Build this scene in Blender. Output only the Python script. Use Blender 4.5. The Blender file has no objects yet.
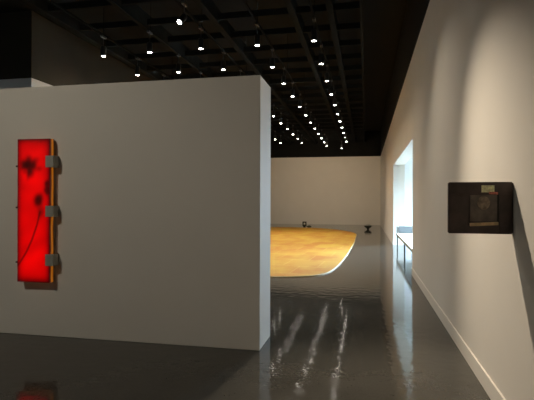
import bpy, bmesh, math, random
from mathutils import Vector, Matrix
random.seed(7)
S = bpy.context.scene
C = S.collection

# ------------------------------------------------------------------ camera
F = 472.0                      # focal length in pixels of a 534 px wide frame
YAW = math.radians(11.84)
CAM_H = 1.6
cam_d = bpy.data.cameras.new('camera')
cam = bpy.data.objects.new('camera', cam_d); C.objects.link(cam)
cam_d.sensor_width = 36; cam_d.lens = 36 * F / 534
cam_d.shift_y = 2.2 / 534
cam_d.clip_start = 0.02
cam.matrix_world = (Matrix.Translation((0, 0, CAM_H)) @ Matrix.Rotation(YAW, 4, 'Z') @
                    Matrix.Rotation(math.radians(90), 4, 'X') @ Matrix.Rotation(math.radians(0.18), 4, 'Z'))
S.camera = cam

# ------------------------------------------------------------------ world, daylight, exposure
w = bpy.data.worlds.new('daylight'); S.world = w; w.use_nodes = True
bg = w.node_tree.nodes['Background']
bg.inputs['Color'].default_value = (0.55, 0.79, 1.0, 1)
bg.inputs['Strength'].default_value = 145.0
S.view_settings.view_transform = 'Standard'
S.view_settings.look = 'None'
S.view_settings.gamma = 1
S.view_settings.use_curve_mapping = False
S.view_settings.exposure = 0.0
LAMP_W = 14.0                   # track lamps over the far gallery
WASH_W = 165.0                 # beam added in the row-end lamps to brighten the back wall, heads unturned
LAMP_COL = (1.0, 0.85, 0.66)

# portal that guides the daylight sampling through the alcove window
pd = bpy.data.lights.new('window_portal', 'AREA'); pd.shape = 'RECTANGLE'; pd.size = 1.7; pd.size_y = 3.2
pd.cycles.is_portal = True
po = bpy.data.objects.new('window_portal', pd); C.objects.link(po)
po.location = (2.63, 18.75, 1.70); po.rotation_euler = (math.radians(-90), 0, 0)
po2 = bpy.data.objects.new('window_portal', pd.copy()); C.objects.link(po2); po2.data.size = 1.6; po2.data.size_y = 2.3
po2.location = (3.85, 14.95, 1.15); po2.rotation_euler = (math.radians(90), 0, math.radians(90))

# ------------------------------------------------------------------ helpers
def px(u, v, Y):
    """point on the plane y=Y seen at picture position u, v"""
    t = (u - 267) / F
    X = Y * (t * math.cos(YAW) - math.sin(YAW)) / (math.cos(YAW) + t * math.sin(YAW))
    z = Y * math.cos(YAW) - X * math.sin(YAW)
    return X, CAM_H - (v - (202.2 + (u - 267) * 0.00314)) * z / F

def bm_box(bm, x0, x1, y0, y1, z0, z1, mi=0, bevel=0):
    r = bmesh.ops.create_cube(bm, size=1)
    bmesh.ops.scale(bm, vec=(x1 - x0, y1 - y0, z1 - z0), verts=r['verts'])
    bmesh.ops.translate(bm, vec=((x0 + x1) / 2, (y0 + y1) / 2, (z0 + z1) / 2), verts=r['verts'])
    fs = set(f for v in r['verts'] for f in v.link_faces)
    for f in fs: f.material_index = mi
    if bevel:
        es = set(e for v in r['verts'] for e in v.link_edges)
        bmesh.ops.bevel(bm, geom=list(es), offset=bevel, segments=2, affect='EDGES', clamp_overlap=True)
    return r['verts']

def bm_lathe(bm, prof, n=20, mi=0):
    rings = []
    for r, z in prof:
        rings.append([bm.verts.new((r * math.cos(2 * math.pi * k / n), r * math.sin(2 * math.pi * k / n), z)) for k in range(n)])
    for a, b in zip(rings, rings[1:]):
        for k in range(n):
            f = bm.faces.new((a[k], a[(k + 1) % n], b[(k + 1) % n], b[k])); f.smooth = True; f.material_index = mi
    bm.faces.new(rings[0][::-1]); bm.faces.new(rings[-1])
    return [v for r in rings for v in r]

def obj(name, bm, mats, parent=None, kind=None):
    bmesh.ops.recalc_face_normals(bm, faces=bm.faces[:])
    me = bpy.data.meshes.new(name); bm.to_mesh(me); bm.free()
    for m in (mats if isinstance(mats, (list, tuple)) else [mats]): me.materials.append(m)
    o = bpy.data.objects.new(name, me); C.objects.link(o)
    if parent: o.parent = parent
    if kind: o['kind'] = kind
    return o

def struct(name, boxes, mats):
    bm = bmesh.new()
    for b in boxes: bm_box(bm, *b)
    return obj(name, bm, mats, kind='structure')

def thing(name, label, cat, loc=(0, 0, 0), group=None):
    o = bpy.data.objects.new(name, None); C.objects.link(o); o.location = loc
    o.empty_display_size = 0.1
    o['label'] = label; o['category'] = cat
    if group: o['group'] = group
    return o

def tag(o, label, cat, group=None):
    o['label'] = label; o['category'] = cat
    if group: o['group'] = group
    return o

def mat(name, col, rough=0.5, metal=0.0, spec=0.5, noise=0.0, nscale=5, bump=0.0, bscale=60, emit=None, es=0):
    m = bpy.data.materials.new(name); m.use_nodes = True
    nt = m.node_tree; b = nt.nodes['Principled BSDF']
    b.inputs['Base Color'].default_value = (*col, 1)
    b.inputs['Roughness'].default_value = rough
    b.inputs['Metallic'].default_value = metal
    b.inputs['Specular IOR Level'].default_value = spec
    if emit:
        b.inputs['Emission Color'].default_value = (*emit, 1); b.inputs['Emission Strength'].default_value = es
    tc = nt.nodes.new('ShaderNodeTexCoord')
    if noise:
        n = nt.nodes.new('ShaderNodeTexNoise'); n.inputs['Scale'].default_value = nscale; n.inputs['Detail'].default_value = 4
        r = nt.nodes.new('ShaderNodeValToRGB')
        r.color_ramp.elements[0].position = 0.3; r.color_ramp.elements[1].position = 0.7
        r.color_ramp.elements[0].color = (*[c * (1 - noise) for c in col], 1)
        r.color_ramp.elements[1].color = (*[min(1, c * (1 + noise)) for c in col], 1)
        nt.links.new(tc.outputs['Object'], n.inputs['Vector']); nt.links.new(n.outputs['Fac'], r.inputs['Fac'])
        nt.links.new(r.outputs['Color'], b.inputs['Base Color'])
    if bump:
        n2 = nt.nodes.new('ShaderNodeTexNoise'); n2.inputs['Scale'].default_value = bscale; n2.inputs['Detail'].default_value = 3
        bp = nt.nodes.new('ShaderNodeBump'); bp.inputs['Strength'].default_value = bump; bp.inputs['Distance'].default_value = 0.01
        nt.links.new(tc.outputs['Object'], n2.inputs['Vector']); nt.links.new(n2.outputs['Fac'], bp.inputs['Height'])
        nt.links.new(bp.outputs['Normal'], b.inputs['Normal'])
    return m

M = {}
M['wall'] = mat('wall_paint', (0.66, 0.62, 0.56), 0.75, spec=0.25, noise=0.015, nscale=1.5, bump=0.03)
M['white'] = mat('white_paint', (0.80, 0.79, 0.77), 0.6, noise=0.01, nscale=2)
M['black_wall'] = mat('black_wall_paint', (0.044, 0.036, 0.025), 0.8, spec=0.2, noise=0.2, nscale=0.6)
M['ceiling'] = mat('black_ceiling_paint', (0.0045, 0.0042, 0.0035), 0.85, spec=0.2, noise=0.3, nscale=0.7)
M['beam'] = mat('dark_beam_paint', (0.014, 0.0145, 0.0135), 0.9, spec=0.03, noise=0.15, nscale=2)
M['black'] = mat('black_metal', (0.02, 0.02, 0.02), 0.45, noise=0.1, nscale=20)
M['track'] = mat('track_metal', (0.007, 0.007, 0.006), 0.9, spec=0.05, noise=0.1, nscale=8)
M['lens'] = mat('lit_lamp_lens', (1, 1, 1), 0.3, emit=(1.0, 0.93, 0.82), es=42, noise=0.001)
M['lens_hot'] = mat('lit_lamp_lens_bright', (1, 1, 1), 0.3, emit=(1.0, 0.95, 0.88), es=60, noise=0.001)

# polished concrete: own colour mottling, gentle waviness in the polish
def floor_mat():
    m = bpy.data.materials.new('polished_concrete'); m.use_nodes = True
    nt = m.node_tree; b = nt.nodes['Principled BSDF']; L = nt.links.new
    tc = nt.nodes.new('ShaderNodeTexCoord')
    n1 = nt.nodes.new('ShaderNodeTexNoise'); n1.inputs['Scale'].default_value = 0.55; n1.inputs['Detail'].default_value = 7
    n1.inputs['Roughness'].default_value = 0.62
    r1 = nt.nodes.new('ShaderNodeValToRGB'); r1.color_ramp.elements[0].position = 0.32; r1.color_ramp.elements[1].position = 0.7
    r1.color_ramp.elements[0].color = (0.053, 0.050, 0.043, 1); r1.color_ramp.elements[1].color = (0.088, 0.083, 0.072, 1)
    n2 = nt.nodes.new('ShaderNodeTexNoise'); n2.inputs['Scale'].default_value = 45; n2.inputs['Detail'].default_value = 3
    mx = nt.nodes.new('ShaderNodeMix'); mx.data_type = 'RGBA'; mx.blend_type = 'MULTIPLY'; mx.inputs['Factor'].default_value = 0.35
    L(tc.outputs['Object'], n1.inputs['Vector']); L(tc.outputs['Object'], n2.inputs['Vector'])
    L(n1.outputs['Fac'], r1.inputs['Fac']); L(r1.outputs['Color'], mx.inputs['A']); L(n2.outputs['Fac'], mx.inputs['B'])
    L(mx.outputs['Result'], b.inputs['Base Color'])
    rr = nt.nodes.new('ShaderNodeMapRange'); rr.inputs['To Min'].default_value = 0.055; rr.inputs['To Max'].default_value = 0.09
    L(n1.outputs['Fac'], rr.inputs['Value']); L(rr.outputs['Result'], b.inputs['Roughness'])
    n3 = nt.nodes.new('ShaderNodeTexNoise'); n3.inputs['Scale'].default_value = 7.0; n3.inputs['Detail'].default_value = 2.5
    bp = nt.nodes.new('ShaderNodeBump'); bp.inputs['Strength'].default_value = 0.085; bp.inputs['Distance'].default_value = 0.02
    L(tc.outputs['Object'], n3.inputs['Vector']); L(n3.outputs['Fac'], bp.inputs['Height']); L(bp.outputs['Normal'], b.inputs['Normal'])
    b.inputs['Specular IOR Level'].default_value = 0.25
    return m
M['floor'] = floor_mat()

def glass_mat():
    m = bpy.data.materials.new('window_glass'); m.use_nodes = True
    nt = m.node_tree; out = nt.nodes['Material Output']; nt.nodes.remove(nt.nodes['Principled BSDF'])
    t = nt.nodes.new('ShaderNodeBsdfTransparent'); g = nt.nodes.new('ShaderNodeBsdfGlossy'); g.inputs['Roughness'].default_value = 0.02
    x = nt.nodes.new('ShaderNodeMixShader')
    x.inputs[0].default_value = 0.05
    nt.links.new(t.outputs[0], x.inputs[1]); nt.links.new(g.outputs[0], x.inputs[2])
    nt.links.new(x.outputs[0], out.inputs['Surface'])
    return m
M['glass'] = glass_mat()

# ------------------------------------------------------------------ room shell
XR = 1.012                      # face of the right wall
YB = 34.5                       # face of the back wall
ZP = 4.90                       # where the wall colour changes to black
ZC = 6.7                        # ceiling
OY0, OY1, OZ = 10.93, 18.40, 3.02   # opening in the right wall
XT = 1.42                       # back of the right wall
XL, YL = -8.75, 11.04           # corner of the left block
BX, BY = -16.0, -4.0

struct('floor', [(BX - .3, XT, BY - .3, YB + .3, -0.2, 0), (XT, 3.8, OY0 - .25, OY1 + .25, -0.2, 0)], M['floor'])
struct('ceiling', [(BX - .3, XT, BY - .3, YB + .3, ZC, ZC + 0.2)], M['ceiling'])
struct('wall_back', [(XL - .3, XT, YB, YB + .3, 0, ZP, 0), (XL - .3, XT, YB, YB + .3, ZP, ZC, 1)], [M['wall'], M['ceiling']])
struct('wall_right', [(XR, XT, BY, OY0, 0, ZP, 0), (XR, XT, OY1, YB, 0, ZP, 0), (XR, XT, OY0, OY1, OZ, ZP, 0),
                      (XR, XT, BY, YB, ZP, ZC, 1)], [M['wall'], M['ceiling']])
struct('wall_left', [(XL - .3, XL, YL, YB, 0, ZP, 0), (XL - .3, XL, YL, YB, ZP, ZC, 1),
                     (BX, XL - .3, YL, YL + .3, 0, ZP, 0), (BX, XL - .3, YL, YL + .3, ZP, ZC, 1),
                     (BX - .3, BX, BY, YL + .3, 0, ZP, 0), (BX - .3, BX, BY, YL + .3, ZP, ZC, 1)], [M['white'], M['black_wall']])
struct('wall_front', [(BX, XT, BY - .3, BY, 0, ZP, 0), (BX, XT, BY - .3, BY, ZP, ZC, 1)], [M['wall'], M['black_wall']])
# free-standing partition
PY, PX, PZ = 4.957, -1.116, 2.97
bm = bmesh.new(); bm_box(bm, -6.9, PX, PY, PY + 0.57, 0, PZ, 0, 0.004)
obj('wall_partition', bm, M['wall'], kind='structure')
# baseboards
bm = bmesh.new()
bm_box(bm, XR - 0.016, XR, BY, OY0, 0, 0.155, 0, 0.003)
bm_box(bm, XR - 0.016, XR, OY1, YB, 0, 0.155, 0, 0.003)
obj('baseboard_right', bm, M['wall'], kind='structure')

# day-lit alcove behind the opening
AX = 3.55
SY0, SY1 = 14.2, 15.7          # unseen side window, added and sized to let daylight into the alcove
WX0, WX1 = 1.80, 3.45           # unseen window added in the alcove end wall to throw daylight into the gallery
M['alcove'] = mat('alcove_white_paint', (0.86, 0.87, 0.88), 0.7, noise=0.01, nscale=2)
struct('wall_alcove', [(XT, WX0, OY1, OY1 + .25, 0, 3.5), (WX1, AX + .25, OY1, OY1 + .25, 0, 3.5), (WX0, WX1, OY1, OY1 + .25, 3.3, 3.5),
                       (XT, AX + .25, OY0 - .25, OY0, 0, 3.5), (AX, AX + .25, OY0, SY0, 0, 3.5), (AX, AX + .25, SY1, OY1, 0, 3.5),
                       (AX, AX + .25, SY0, SY1, 0, 0.08), (AX, AX + .25, SY0, SY1, 2.2, 3.5)], M['alcove'])
struct('ceiling_alcove', [(XT, AX + .25, OY0 - .25, OY1 + .25, 3.5, 3.7)], M['alcove'])
bm = bmesh.new()
bm_box(bm, WX0, WX1, OY1 + .06, OY1 + .14, 0, 0.08); bm_box(bm, WX0, WX1, OY1 + .06, OY1 + .14, 3.22, 3.3)
for x in (WX0, (WX0 + WX1) / 2 - .03, WX1 - .06):
    bm_box(bm, x, x + .06, OY1 + .06, OY1 + .14, .08, 3.22)
win = obj('added_window_1', bm, M['track'], kind='structure')  # frame of the added end-wall window
bm = bmesh.new(); bm_box(bm, WX0 + .01, WX1 - .01, OY1 + .095, OY1 + .105, .05, 3.26)
obj('pane', bm, M['glass'], parent=win)
bm = bmesh.new()
bm_box(bm, AX + .08, AX + .16, SY0, SY0 + .05, .08, 2.2); bm_box(bm, AX + .08, AX + .16, SY1 - .05, SY1, .08, 2.2)
bm_box(bm, AX + .08, AX + .16, SY0 + .05, SY1 - .05, .08, .13); bm_box(bm, AX + .08, AX + .16, SY0 + .05, SY1 - .05, 2.15, 2.2)
win2 = obj('added_window_2', bm, M['track'], kind='structure')  # frame of the added side window
bm = bmesh.new(); bm_box(bm, AX + .115, AX + .125, SY0 + .03, SY1 - .03, .11, 2.17); obj('pane', bm, M['glass'], parent=win2)
M['unseen_ground'] = mat('darkened_ground', (0.14, 0.14, 0.12), 0.8, noise=0.15, nscale=3)
struct('floor_unseen_ground', [(1.5, 30, 18.8, 45, -0.3, -0.08), (3.95, 30, -5, 18.8, -0.3, -0.08)], M['unseen_ground'])  # unseen ground, extended and darkened to keep upward light off the ceiling

# ------------------------------------------------------------------ ceiling beams
tn = 0
def trim(x0, x1, y0, y1, z0, z1, m):
    global tn
    tn += 1
    struct('trim_%d' % tn, [(x0, x1, y0, y1, z0, z1)], m)
ZB = 5.90
for x in (-0.12, -0.80, -1.66, -3.55, -5.36, -7.2):
    wdt = 0.06 if x == -0.12 else 0.15
    trim(x - wdt / 2, x + wdt / 2, BY, YB, ZB, ZB + 0.34, M['beam'])
y = 5.8
while y < YB - 1:
    trim(-7.2, -0.15, y, y + 0.07, ZB + 0.05, ZB + 0.20, M['beam'])
    y += 1.24

# ------------------------------------------------------------------ lighting tracks and lamps
ZL = 5.0                         # height of the lamp faces
ZT = 5.47                        # underside of the tracks
rows = [  # slope from the vanishing point, nearest 1/v, count, wording
    (0.325, 0.00619, 11, 'first row from the right wall'),
    (0.697, 0.00638, 12, 'second row from the right wall'),
    (1.080, 0.00550, 12, 'third row from the right wall'),
    (1.450, 0.00669, 11, 'fourth row from the right wall'),
    (1.807, 0.00687, 10, 'row furthest left'),
]
ordn = ['nearest', 'second', 'third', 'fourth', 'fifth', 'sixth', 'seventh', 'eighth', 'ninth', 'tenth', 'eleventh', 'twelfth']

def lamp_meshes():
    bm = bmesh.new()
    bm_lathe(bm, [(0.050, 0.0), (0.062, -0.004), (0.064, 0.02), (0.064, 0.20), (0.058, 0.222), (0.02, 0.235)])
    hs = bm
    bm = bmesh.new(); bm_lathe(bm, [(0.044, -0.003), (0.028, -0.008), (0.010, -0.010)][::-1] , 20)
    ln = bm
    bm = bmesh.new(); bm_lathe(bm, [(0.012, 0.225), (0.012, ZT - ZL)], 8)
    bm_box(bm, -0.03, 0.03, -0.09, 0.09, ZT - ZL - 0.045, ZT - ZL)
    return hs, ln, bm
ldata = None
def light_data(name, power, col, r=0.027, spread=130):
    d = bpy.data.lights.new(name, 'AREA'); d.shape = 'DISK'; d.size = 2 * r
    d.energy = power; d.color = col; d.spread = math.radians(spread)
    return d
std_light = light_data('lamp_light', LAMP_W, LAMP_COL)

proto = {}
def make_lamp(loc, label, tilt=(0, 0), light=None, lens='lens'):
    t = thing('track_light', label, 'ceiling light', loc, 'black cylinder spotlights hanging from the ceiling tracks')
    if not proto:
        a, b, c = lamp_meshes()
        proto['h'] = obj('housing', a, M['black'], t)
        proto['l'] = obj('lens', b, M['lens'], t)
        proto['s'] = obj('stem', c, M['black'], t)
        parts = [proto['h'], proto['l'], proto['s']]
    else:
        parts = []
        for k in 'hls':
            o = proto[k].copy(); C.objects.link(o); o.parent = t; parts.append(o)
    if lens != 'lens':
        parts[1].data = parts[1].data.copy(); parts[1].data.materials[0] = M[lens]
    lo = bpy.data.objects.new('lamp_glow', light or std_light); C.objects.link(lo); lo.parent = t
    lo.location = (0, 0, -0.014)
    if tilt != (0, 0):
        # swivel the head about its top
        R = Matrix.Translation((0, 0, 0.22)) @ Matrix.Rotation(tilt[1], 4, 'Z') @ Matrix.Rotation(tilt[0], 4, 'X') @ Matrix.Translation((0, 0, -0.22))
        for o in (parts[0], parts[1]): o.matrix_local = R
        lo.matrix_local = R @ Matrix.Translation((0, 0, -0.014))
    return t

# a lamp head swivelled towards a target
def aim(loc, target, power, spread, col=LAMP_COL, label='', soft=0.03, swivel=True):
    d = bpy.data.lights.new('spot_light', 'SPOT'); d.energy = power; d.color = col
    d.spot_size = math.radians(spread); d.spot_blend = 1.0; d.shadow_soft_size = soft
    t = make_lamp(loc, label)
    for c in list(t.children):
        if c.type == 'LIGHT': bpy.data.objects.remove(c)
    dirv = (Vector(target) - Vector(loc)).normalized()
    R = dirv.to_track_quat('-Z', 'Y').to_matrix().to_4x4()
    P = Matrix.Translation((0, 0, 0.22)) @ R @ Matrix.Translation((0, 0, -0.22))
    for c in t.children:
        if swivel and not c.name.startswith('stem'): c.matrix_local = P
    lo = bpy.data.objects.new('spot_light', d); C.objects.link(lo); lo.parent = t
    lo.matrix_local = P @ Matrix.Translation((0, 0, -0.05)) if swivel else Matrix.Translation((0, 0, -0.03)) @ R
    return t
def hidden(u, v):
    if u < 0 or v < 0: return True
    return u < 271 and v > 88.5 - (u / 260) * 13.5 and (u < 260 or v > 75)

lamps = []
for ri, (s, iv, cnt, words) in enumerate(rows):
    X = -s * math.cos(YAW) * (ZL - CAM_H)
    seen = 0
    for k in range(cnt):
        q = iv + 0.001025 * k
        v = 1 / q
        z = F * (ZL - CAM_H) / v
        Y = (z + X * math.sin(YAW)) / math.cos(YAW)
        u_, v_ = 366 - s * v, 202.7 - v
        if hidden(u_, v_):
            label = 'black hanging spotlight out of sight above and behind the grey partition'
        else:
            label = 'lit black ceiling spotlight, %s one in the %s' % (ordn[seen], words)
            seen += 1
        hot = (ri == 2 and k == 0)
        if hot:
            label = 'brightest ceiling spotlight, tilted towards the viewer high above the partition'
        lamps.append((X, Y, label, 'wall' if ri == 4 and k in (2, 3, 4) else hot))
    # the track the row hangs from
    bm = bmesh.new(); bm_box(bm, X - 0.02, X + 0.02, 4.2 if ri else 2.0, 29.5, ZT, ZT + 0.04)
    for yy in range(6, 30, 4): bm_box(bm, X - 0.006, X + 0.006, yy, yy + 0.012, ZT + 0.04, ZC)
    tag(obj('lighting_track', bm, M['track']), 'thin dark ceiling track carrying the spotlights of the %s' % words, 'lighting track', 'ceiling lighting tracks')
for X, Y, label, hot in lamps:
    if hot == 'wall':
        aim((X, Y, ZL), (XL, Y - 0.6, 3.0), 150, 110, label=label)  # unseen lamps, aim and beam added to brighten the left wall band
    elif hot:
        d = light_data('bright_lamp_light', 9, LAMP_COL)
        make_lamp((X + 0.20, Y + 0.20, ZL - 0.085), label, (math.radians(-42), math.radians(-16)), d, 'lens_hot')
    elif Y > 26.6:
        aim((X, Y, ZL), (X * 1.15, YB, 1.9), WASH_W, 118, (1.0, 0.80, 0.55), label, swivel=False)  # head stays straight; tilted beam added to brighten the back wall
    else:
        make_lamp((X, Y, ZL), label)
# a single lamp off the rows, furthest away
s, v = 0.454, 54.0
X = -s * math.cos(YAW) * (ZL - CAM_H); z = F * (ZL - CAM_H) / v
Yq = (z + X * math.sin(YAW)) / math.cos(YAW)
bm = bmesh.new(); bm_box(bm, X - 0.02, X + 0.02, Yq - 0.5, Yq + 0.5, ZT, ZT + 0.04); bm_box(bm, X - 0.006, X + 0.006, Yq - 0.2, Yq - 0.188, ZT + 0.04, ZC)
tag(obj('lighting_track', bm, M['track']), 'short dark ceiling track of the single most distant spotlight', 'lighting track')
make_lamp((X, Yq, ZL), 'most distant lit ceiling spotlight, standing apart from the rows near back wall')

# lamps above and behind the viewer
XA = -0.325 * math.cos(YAW) * (ZL - CAM_H)
aim((XA, 6.1, ZL), (XR, 3.05, -0.9), 1150, 54, label='black spotlight aimed down at the dark wall panel, above the frame')
aim((XA, 7.75, ZL), (XR, 5.7, -0.9), 210, 88, label='black spotlight added out of view to brighten the right wall before the bright opening')  # unseen lamp added to lift the middle of the right wall
aim((-5.2, 0.6, ZL), (-3.0, PY, 0.2), 310, 90, (1.0, 0.92, 0.76), label='black spotlight aimed at the grey partition from behind the viewer', soft=0.16)

# ------------------------------------------------------------------ golden floor piece
def gold_mat():
    m = bpy.data.materials.new('golden_sheets'); m.use_nodes = True
    nt = m.node_tree; b = nt.nodes['Principled BSDF']; L = nt.links.new
    tc = nt.nodes.new('ShaderNodeTexCoord')
    br = nt.nodes.new('ShaderNodeTexBrick'); br.inputs['Scale'].default_value = 1.0
    br.inputs['Brick Width'].default_value = 0.8; br.inputs['Row Height'].default_value = 0.55
    br.inputs['Mortar Size'].default_value = 0.012
    br.inputs['Color1'].default_value = (0.42, 0.245, 0.022, 1); br.inputs['Color2'].default_value = (0.38, 0.15, 0.014, 1)
    br.inputs['Mortar'].default_value = (0.52, 0.36, 0.08, 1)
    n = nt.nodes.new('ShaderNodeTexNoise'); n.inputs['Scale'].default_value = 1.5; n.inputs['Detail'].default_value = 6
    mp = nt.nodes.new('ShaderNodeMapping'); mp.inputs['Scale'].default_value = (0.9, 0.45, 1); mp.inputs['Rotation'].default_value = (0, 0, 0.12)
    r = nt.nodes.new('ShaderNodeValToRGB'); r.color_ramp.elements[0].position = 0.42; r.color_ramp.elements[1].position = 0.60
    r.color_ramp.elements[0].color = (0.46, 0.295, 0.034, 1); r.color_ramp.elements[1].color = (0.36, 0.135, 0.010, 1)
    x = nt.nodes.new('ShaderNodeMix'); x.data_type = 'RGBA'; x.inputs['Factor'].default_value = 0.55
    L(tc.outputs['Object'], mp.inputs['Vector']); L(mp.outputs['Vector'], n.inputs['Vector']); L(n.outputs['Fac'], r.inputs['Fac'])
    L(mp.outputs['Vector'], br.inputs['Vector']); L(br.outputs['Color'], x.inputs['A']); L(r.outputs['Color'], x.inputs['B'])
    L(x.outputs['Result'], b.inputs['Base Color']); b.inputs['Roughness'].default_value = 0.7
    b.inputs['Specular IOR Level'].default_value = 0.3
    return m
pts = [(-5.6, 29.6), (-3.2, 29.2), (-1.9, 28.0), (-0.95, 26.2), (-0.50, 24.2), (-0.46, 21.6), (-0.47, 18.6), (-0.56, 14.8), (-0.66, 12.5), (-0.80, 11.0),
       (-1.02, 10.35), (-1.40, 10.05), (-2.0, 9.86), (-3.2, 9.82), (-5.0, 10.1), (-6.2, 11.2), (-7.0, 13.5), (-7.4, 17.5), (-7.4, 22.0), (-7.0, 26.5), (-6.4, 28.8)]
# smooth outline (Catmull-Rom)
out = []
N = len(pts)
for i in range(N):
    p0, p1, p2, p3 = [Vector(pts[(i + j) % N]) for j in (-1, 0, 1, 2)]
    for k in range(6):
        t = k / 6
        out.append(0.5 * ((2 * p1) + (p2 - p0) * t + (2 * p0 - 5 * p1 + 4 * p2 - p3) * t * t + (3 * p1 - p0 - 3 * p2 + p3) * t ** 3))
cx, cy = -3.8, 19.5
bm = bmesh.new()
lo = [bm.verts.new((p.x - cx, p.y - cy, 0.001)) for p in out]
hi = [bm.verts.new((p.x - cx, p.y - cy, 0.022)) for p in out]
bm.faces.new(hi); bm.faces.new(lo[::-1])
for i in range(len(out)): bm.faces.new((lo[i], lo[(i + 1) % len(out)], hi[(i + 1) % len(out)], hi[i]))
gr = thing('floor_artwork', 'large golden orange patchwork sheet with curved edge lying on the concrete floor', 'floor artwork', (cx, cy, 0))
obj('sheet', bm, gold_mat(), gr)
bm = bmesh.new()
cen = Vector((cx, cy)); wv = 0.02
inn = [(p - cen) for p in out]; ou = []
for i in range(len(out)):
    tg = (out[(i + 1) % len(out)] - out[i - 1]).normalized(); nn = Vector((-tg.y, tg.x))
    ou.append(inn[i] + nn * wv if (nn.dot(inn[i]) > 0) else inn[i] - nn * wv)
a = [bm.verts.new((p.x, p.y, 0.001)) for p in inn]; b_ = [bm.verts.new((p.x, p.y, 0.001)) for p in ou]
a2 = [bm.verts.new((p.x, p.y, 0.026)) for p in inn]; b2 = [bm.verts.new((p.x, p.y, 0.016)) for p in ou]
for i in range(len(out)):
    j = (i + 1) % len(out)
    bm.faces.new((a2[i], a2[j], b2[j], b2[i])); bm.faces.new((b2[i], b2[j], b_[j], b_[i])); bm.faces.new((a[i], b_[i], b_[j], a[j])); bm.faces.new((a[i], a[j], a2[j], a2[i]))
M['cream'] = mat('cream_edging', (0.48, 0.38, 0.20), 0.6, noise=0.1, nscale=3)
e = obj('edging', bm, M['cream'], gr); e['label'] = 'thin pale cream edge strip'

# ------------------------------------------------------------------ red backlit panel on the partition
FY = PY - 0.10
x0, zt = px(17.5, 138.6, FY); x1, zb = px(49.6, 283.0, FY)
zt2 = px(49.6, 139.2, FY)[1]
zt = (zt + zt2) / 2
zb = (px(17.5, 281.5, FY)[1] + zb) / 2
W, H = x1 - x0, zt - zb
T = 0.08
lb = thing('light_box', 'tall narrow glowing red panel with dark flower silhouettes clipped to the grey partition', 'light box', ((x0 + x1) / 2, FY, zb))
def red_face():
    nx, nz = 56, 220
    bm = bmesh.new(); cl = bm.loops.layers.color.new('picture'); g = []
    rnd = random.Random(3)
    def blob(s, t, cs, ct, rs, rt, a=0.0):
        ds, dt = s - cs, t - ct
        ds, dt = ds * math.cos(a) + dt * math.sin(a), -ds * math.sin(a) + dt * math.cos(a)
        return math.exp(-((ds / rs) ** 2 + (dt / rt) ** 2))
    # in metres from the top left corner
    def m_(u, v):
        X, Z = px(u, v, FY); return X - x0, zt - Z
    petals = []  # flower silhouettes, the picture's own pattern
    fc = m_(30.5, 168)
    for k in range(24):
        an = rnd.uniform(0, 6.28); rr = rnd.uniform(0.03, 0.13)
        petals.append((fc[0] + math.cos(an) * rr * 1.0, fc[1] + math.sin(an) * rr * 0.9, rnd.uniform(.030, .055), rnd.uniform(.022, .045), rnd.uniform(0, 3), rnd.uniform(.20, .45)))
    f2 = m_(38.5, 206)
    for k in range(9):
        petals.append((f2[0] + rnd.uniform(-.025, .04), f2[1] + rnd.uniform(-.12, .09), rnd.uniform(.025, .05), rnd.uniform(.04, .07), rnd.uniform(-.4, .4), rnd.uniform(.2, .42)))
    f3 = m_(47.0, 188)
    for k in range(5):
        petals.append((f3[0] + rnd.uniform(-.02, .015), f3[1] + rnd.uniform(-.06, .06), .026, .035, rnd.uniform(-.4, .4), rnd.uniform(.4, .65)))
    stem = [m_(*q) for q in ((40, 212), (37, 225), (32, 240), (26, 253), (18.5, 265))]
    def seg(p, a, b):
        ax, ay = a; bx, by = b; t = max(0, min(1, ((p[0]-ax)*(bx-ax)+(p[1]-ay)*(by-ay))/((bx-ax)**2+(by-ay)**2)))
        return math.hypot(p[0]-ax-t*(bx-ax), p[1]-ay-t*(by-ay))
    def colr(s, t):
        d = 0
        for cs, ct, rs, rt, a, k in petals: d = d + (1 - d) * k * blob(s, t, cs, ct, rs, rt, a)
        ds = min(seg((s, t), stem[i], stem[i + 1]) for i in range(4))
        d = d + (1 - d) * 0.62 * math.exp(-(ds / 0.010) ** 2)
        edge = min(s, W - s) ; et = min(t, H - t)
        k = 1 - math.exp(-(edge + .008) / 0.035); k2 = 1 - math.exp(-(et + .008) / 0.045)  # backlight falloff towards the borders, put into the picture colour
        b = (0.10 + 0.90 * k * k2) * (0.93 + 0.07 * math.sin(9 * s + 4 * math.sin(5 * t)) * math.cos(6.5 * t + 3 * s))
        r = b * (1 - d) ; 
        core = math.exp(-((s - W * .55) / (W * .3)) ** 2)
        gg = 0.002 * core * (1 - d) + 0.016 * d
        return (r * 0.98 + 0.05 * d, gg, 0.004 + 0.012 * (1 - k) + .006 * d, 1)
    for j in range(nz + 1):
        g.append([bm.verts.new((-W / 2 + W * i / nx, -0.0, H - H * j / nz)) for i in range(nx + 1)])
    for j in range(nz):
        for i in range(nx):
            f = bm.faces.new((g[j][i], g[j + 1][i], g[j + 1][i + 1], g[j][i + 1]))
            for l in f.loops:
                l[cl] = colr(l.vert.co.x + W / 2, H - l.vert.co.z)
    # thin sheet: give it a back
    r = bmesh.ops.extrude_face_region(bm, geom=bm.faces[:])
    bmesh.ops.translate(bm, vec=(0, 0.006, 0), verts=[v for v in r['geom'] if isinstance(v, bmesh.types.BMVert)])
    m = bpy.data.materials.new('glowing_red_picture'); m.use_nodes = True
    nt = m.node_tree; b = nt.nodes['Principled BSDF']
    at = nt.nodes.new('ShaderNodeVertexColor'); at.layer_name = 'picture'
    b.inputs['Base Color'].default_value = (0.05, 0.003, 0.003, 1); b.inputs['Roughness'].default_value = 0.25
    nt.links.new(at.outputs['Color'], b.inputs['Emission Color']); b.inputs['Emission Strength'].default_value = 0.9
    return obj('picture_sheet', bm, m, lb)
red_face()
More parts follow.
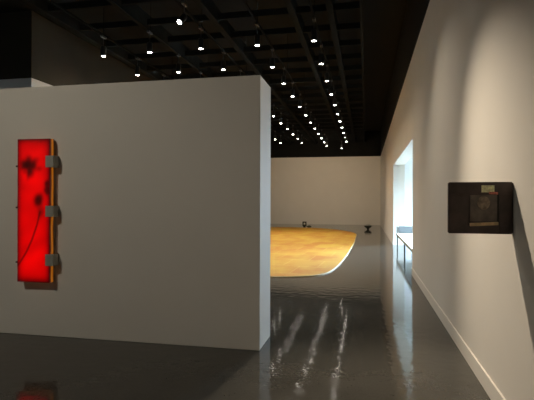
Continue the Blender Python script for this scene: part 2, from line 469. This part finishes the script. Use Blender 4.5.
def resin_mat():
    m = bpy.data.materials.new('amber_edge'); m.use_nodes = True
    nt = m.node_tree; b = nt.nodes['Principled BSDF']; L = nt.links.new
    tc = nt.nodes.new('ShaderNodeTexCoord'); sp = nt.nodes.new('ShaderNodeSeparateXYZ')
    n = nt.nodes.new('ShaderNodeTexNoise'); n.inputs['Scale'].default_value = 4; n.inputs['Detail'].default_value = 4
    ma = nt.nodes.new('ShaderNodeMath'); ma.operation = 'MULTIPLY_ADD'; ma.inputs[1].default_value = 0.035; 
    r = nt.nodes.new('ShaderNodeValToRGB'); e = r.color_ramp.elements
    e[0].position = 0.25; e[0].color = (0.06, 0.004, 0.002, 1)
    e[1].position = 0.95; e[1].color = (0.03, 0.012, 0.003, 1)
    q = e.new(0.60); q.color = (0.75, 0.22, 0.012, 1)
    mr = nt.nodes.new('ShaderNodeMapRange'); mr.inputs['From Min'].default_value = 0.015; mr.inputs['From Max'].default_value = 0.095
    L(tc.outputs['Object'], n.inputs['Vector']); L(tc.outputs['Object'], sp.inputs[0])
    L(n.outputs['Fac'], ma.inputs[0]); L(sp.outputs['Y'], ma.inputs[2]); L(ma.outputs[0], mr.inputs['Value']); L(mr.outputs[0], r.inputs['Fac'])
    L(r.outputs['Color'], b.inputs['Emission Color']); b.inputs['Emission Strength'].default_value = 0.5
    b.inputs['Base Color'].default_value = (0.1, 0.015, 0.006, 1); b.inputs['Roughness'].default_value = 0.25
    return m
bm = bmesh.new(); bm_box(bm, -W / 2, W / 2, 0.0065, T, 0, H, 0, 0.002)
o = obj('slab', bm, resin_mat(), lb); o['label'] = 'amber glowing side edge of the panel'
M['clip'] = mat('grey_painted_metal', (0.34, 0.33, 0.29), 0.5, metal=0.2, noise=0.08, nscale=12)
for (va, vb) in ((155.6, 167.2), (205.8, 216.8), (254.4, 266.0)):
    za, zb2 = px(52, va, FY)[1] - zb, px(52, vb, FY)[1] - zb
    bm = bmesh.new()
    bm_box(bm, W / 2 + 0.002, W / 2 + 0.052, -0.008, 0.10, zb2, za, 0, 0.002)
    bm_box(bm, W / 2 - 0.050, W / 2 + 0.004, -0.010, -0.0008, zb2, za, 0, 0.001)
    o = obj('bracket', bm, M['clip'], lb); o['label'] = 'grey metal clip wrapped round the right edge'
for v in (166.3, 207.5, 262):
    zz = px(17, v, FY)[1] - zb
    bm = bmesh.new(); bm_box(bm, -W / 2 - 0.022, -W / 2 + 0.004, -0.006, 0.1, zz - 0.010, zz + 0.010, 0, 0.002)
    o = obj('pin', bm, M['black'], lb); o['label'] = 'small dark pin on the left edge'

# ------------------------------------------------------------------ dark panel standing out from the right wall
QY = 3.585
qx0, qz1 = px(448.4, 182.2, QY); _, qz0 = px(448.4, 233.3, QY)
qx1 = XR - 0.004
QH = qz1 - qz0
dp = thing('wall_panel_artwork', 'dark brown square panel with small pale tag projecting from the right wall', 'artwork', (qx0, QY, qz0))
M['panel'] = mat('dark_stained_board', (0.070, 0.048, 0.040), 0.55, noise=0.35, nscale=9, bump=0.1, bscale=30)
M['panel2'] = mat('dark_grey_board', (0.15, 0.12, 0.095), 0.6, noise=0.35, nscale=14)
M['panel3'] = mat('near_black_board', (0.012, 0.010, 0.009), 0.6, noise=0.2, nscale=14)
M['tagp'] = mat('aged_paper', (0.85, 0.74, 0.42), 0.7, noise=0.35, nscale=60)
M['redp'] = mat('faded_red_paint', (0.60, 0.17, 0.12), 0.6, noise=0.5, nscale=70)
M['wood'] = mat('brown_wood_strip', (0.60, 0.42, 0.22), 0.5, noise=0.3, nscale=25)
M['oval'] = mat('faded_brown_print', (0.26, 0.20, 0.14), 0.6, noise=0.6, nscale=30)
bm = bmesh.new(); vs = bm_box(bm, 0, qx1 - qx0, 0, 0.045, 0, QH, 0, 0.006)
obj('board', bm, M['panel'], dp)
def on_panel(name, u0, v0, u1, v1, d, m, label=None, rot=0, bevel=0.001, base=0.0):
    X0, Z1 = px(u0, v0, QY); X1, Z0 = px(u1, v1, QY)
    cxp, czp = (X0 + X1) / 2 - qx0, (Z0 + Z1) / 2 - qz0
    bm = bmesh.new(); bm_box(bm, -(X1 - X0) / 2, (X1 - X0) / 2, -d - base, -base + 0.0005, -(Z1 - Z0) / 2, (Z1 - Z0) / 2, 0, bevel)
    o = obj(name, bm, m, dp); o.location = (cxp, 0, czp); o.rotation_euler = (0, rot, 0)
    if label: o['label'] = label
    return o
on_panel('lid_board', 450, 183.4, 510, 194.0, 0.010, M['panel'], 'raised dark upper board')
on_panel('side_board', 499.2, 194.6, 510.5, 231.8, 0.008, M['panel'], 'dark board at the right of the recess')
on_panel('side_board', 450.0, 194.6, 467.5, 231.8, 0.006, M['panel'], 'dark board at the left of the recess')
on_panel('center_board', 470, 195, 497, 221.5, 0.006, M['panel2'], 'slightly paler inner board')
on_panel('groove', 497.1, 195, 498.7, 222.5, 0.004, M['panel3'], 'black vertical groove')
on_panel('paper_tag', 481, 185.4, 494, 192.4, 0.002, M['tagp'], 'small aged yellow paper tag', base=0.010)
on_panel('red_smear', 488.5, 192.0, 497.5, 194.4, 0.0015, M['redp'], 'faded red paint mark', 0.05, 0.0005, base=0.012)
on_panel('ledge', 469.6, 222.3, 498.0, 225.8, 0.016, M['wood'], 'brown wooden ledge strip', -0.055)
# faint oval head in the inner board
bm = bmesh.new(); bm_lathe(bm, [(1.0, 0), (0.9, 0.002), (0.5, 0.003)], 24)
for v in bm.verts:
    x, y_, z_ = v.co; v.co = (x * 0.042, -z_ , y_ * 0.048)
o = obj('oval_print', bm, M['oval'], dp)
X0, Z0 = px(483.5, 203, QY); o.location = (X0 - qx0, -0.0062, Z0 - qz0)
o['label'] = 'faint brown oval shape'

# ------------------------------------------------------------------ bench in the opening
M['bench'] = mat('white_bench_top', (0.82, 0.82, 0.76), 0.4, noise=0.02, nscale=4)
M['bench_edge'] = mat('olive_bench_edge', (0.26, 0.24, 0.14), 0.5, noise=0.1, nscale=6)
M['bench_leg'] = mat('dark_bench_leg', (0.06, 0.06, 0.055), 0.4, metal=0.5, noise=0.1, nscale=10)
M['bolster'] = mat('grey_fabric', (0.10, 0.105, 0.105), 0.85, noise=0.06, nscale=40, bump=0.2, bscale=120)
BY0, BY1, bx0, bx1 = 11.0, 17.45, 1.06, 1.64
bn = thing('bench', 'long low white bench with grey end cushion standing in the bright opening', 'bench', ((bx0 + bx1) / 2, (BY0 + BY1) / 2, 0))
hw, hl = (bx1 - bx0) / 2, (BY1 - BY0) / 2
bm = bmesh.new(); bm_box(bm, -hw, hw, -hl, hl, 0.485, 0.515, 0, 0.004); obj('seat', bm, M['bench'], bn)
bm = bmesh.new()
bm_box(bm, -hw + .004, -hw + 0.03, -hl + .01, hl - .01, 0.43, 0.485); bm_box(bm, hw - 0.03, hw - .004, -hl + .01, hl - .01, 0.43, 0.485)
obj('apron', bm, M['bench_edge'], bn)
for yy in (-hl + 0.2, -0.1, hl - 0.12):
    for xx in (-hw + 0.035, hw - 0.035):
        bm = bmesh.new(); bm_box(bm, xx - 0.02, xx + 0.02, yy - 0.02, yy + 0.02, 0, 0.43 if True else 0, 0, 0.002)
        obj('leg', bm, M['bench_leg'], bn)
bm = bmesh.new(); bm_box(bm, -hw + 0.06, hw, hl - 0.14, hl - 0.02, 0.517, 0.76, 0, 0.03)
o = obj('end_cushion', bm, M['bolster'], bn); o['label'] = 'pale grey upright end cushion'
bm = bmesh.new(); bm_box(bm, -hw + 0.005, -hw + 0.045, hl - 0.14, hl - 0.06, 0.516, 0.75, 0, 0.004)
o = obj('end_post', bm, M['bench_leg'], bn); o['label'] = 'short dark post at the far corner'

# ------------------------------------------------------------------ small dark things at the foot of the back wall
M['dgreen'] = mat('dark_green_bronze', (0.035, 0.036, 0.020), 0.5, metal=0.3, noise=0.4, nscale=15)
def ground(u, v):
    z = F * CAM_H / (v - 202.7); X = (u - 366) * z * math.cos(YAW) / F
    return X, (z + X * math.sin(YAW)) / math.cos(YAW)
X, Y = ground(304.6, 229.0)
Y = 30.2; X = (304.6 - 366) * (Y * math.cos(YAW)) * math.cos(YAW) / F / (1 + (304.6 - 366) * math.sin(YAW) * math.cos(YAW) / F)
t = thing('small_sculpture', 'small upright dark open sculpture on the floor near back wall, left', 'sculpture', (X, Y, 0))
bm = bmesh.new(); bm_lathe(bm, [(0.07, 0.0), (0.085, 0.02), (0.08, 0.05), (0.13, 0.09), (0.15, 0.13), (0.13, 0.16)], 14)
obj('base', bm, M['dgreen'], t)
bm = bmesh.new()
for (a0, a1, b0, b1) in ((-0.13, -0.055, 0.13, 0.34), (0.055, 0.13, 0.13, 0.34), (-0.13, 0.13, 0.29, 0.365)):
    bm_box(bm, a0, a1, -0.04, 0.04, b0, b1, 0, 0.01)
obj('loop', bm, M['dgreen'], t)
bm = bmesh.new()
bmesh.ops.create_icosphere(bm, subdivisions=3, radius=1)
for v in bm.verts:
    k = 1 + 0.12 * math.sin(v.co.x * 5 + 1) * math.cos(v.co.y * 4)
    v.co = Vector((v.co.x * 0.17 * k, v.co.y * 0.12 * k, max(0.0, v.co.z * 0.065 * k + 0.055)))
for f in bm.faces: f.smooth = True
o = obj('dark_stone', bm, M['dgreen']); o.location = (X + 0.30, Y, 0)
tag(o, 'low dark flattened stone on floor just right of the small upright sculpture', 'stone')
X, Y = ground(368.1, 229.6)
t = thing('footed_bowl', 'small dark bowl on tapering foot on the floor near the right back corner', 'bowl', (X, Y, 0))
bm = bmesh.new(); bm_lathe(bm, [(0.05, 0.0), (0.07, 0.03), (0.10, 0.08), (0.19, 0.13), (0.22, 0.19), (0.205, 0.23), (0.15, 0.22)], 20)
obj('bowl_body', bm, M['dgreen'], t)
bm = bmesh.new(); bm_lathe(bm, [(0.15, 0.222), (0.16, 0.25), (0.13, 0.29), (0.06, 0.31)], 20)
o = obj('bowl_lid', bm, M['clip'], t); o['label'] = 'paler grey rounded top'
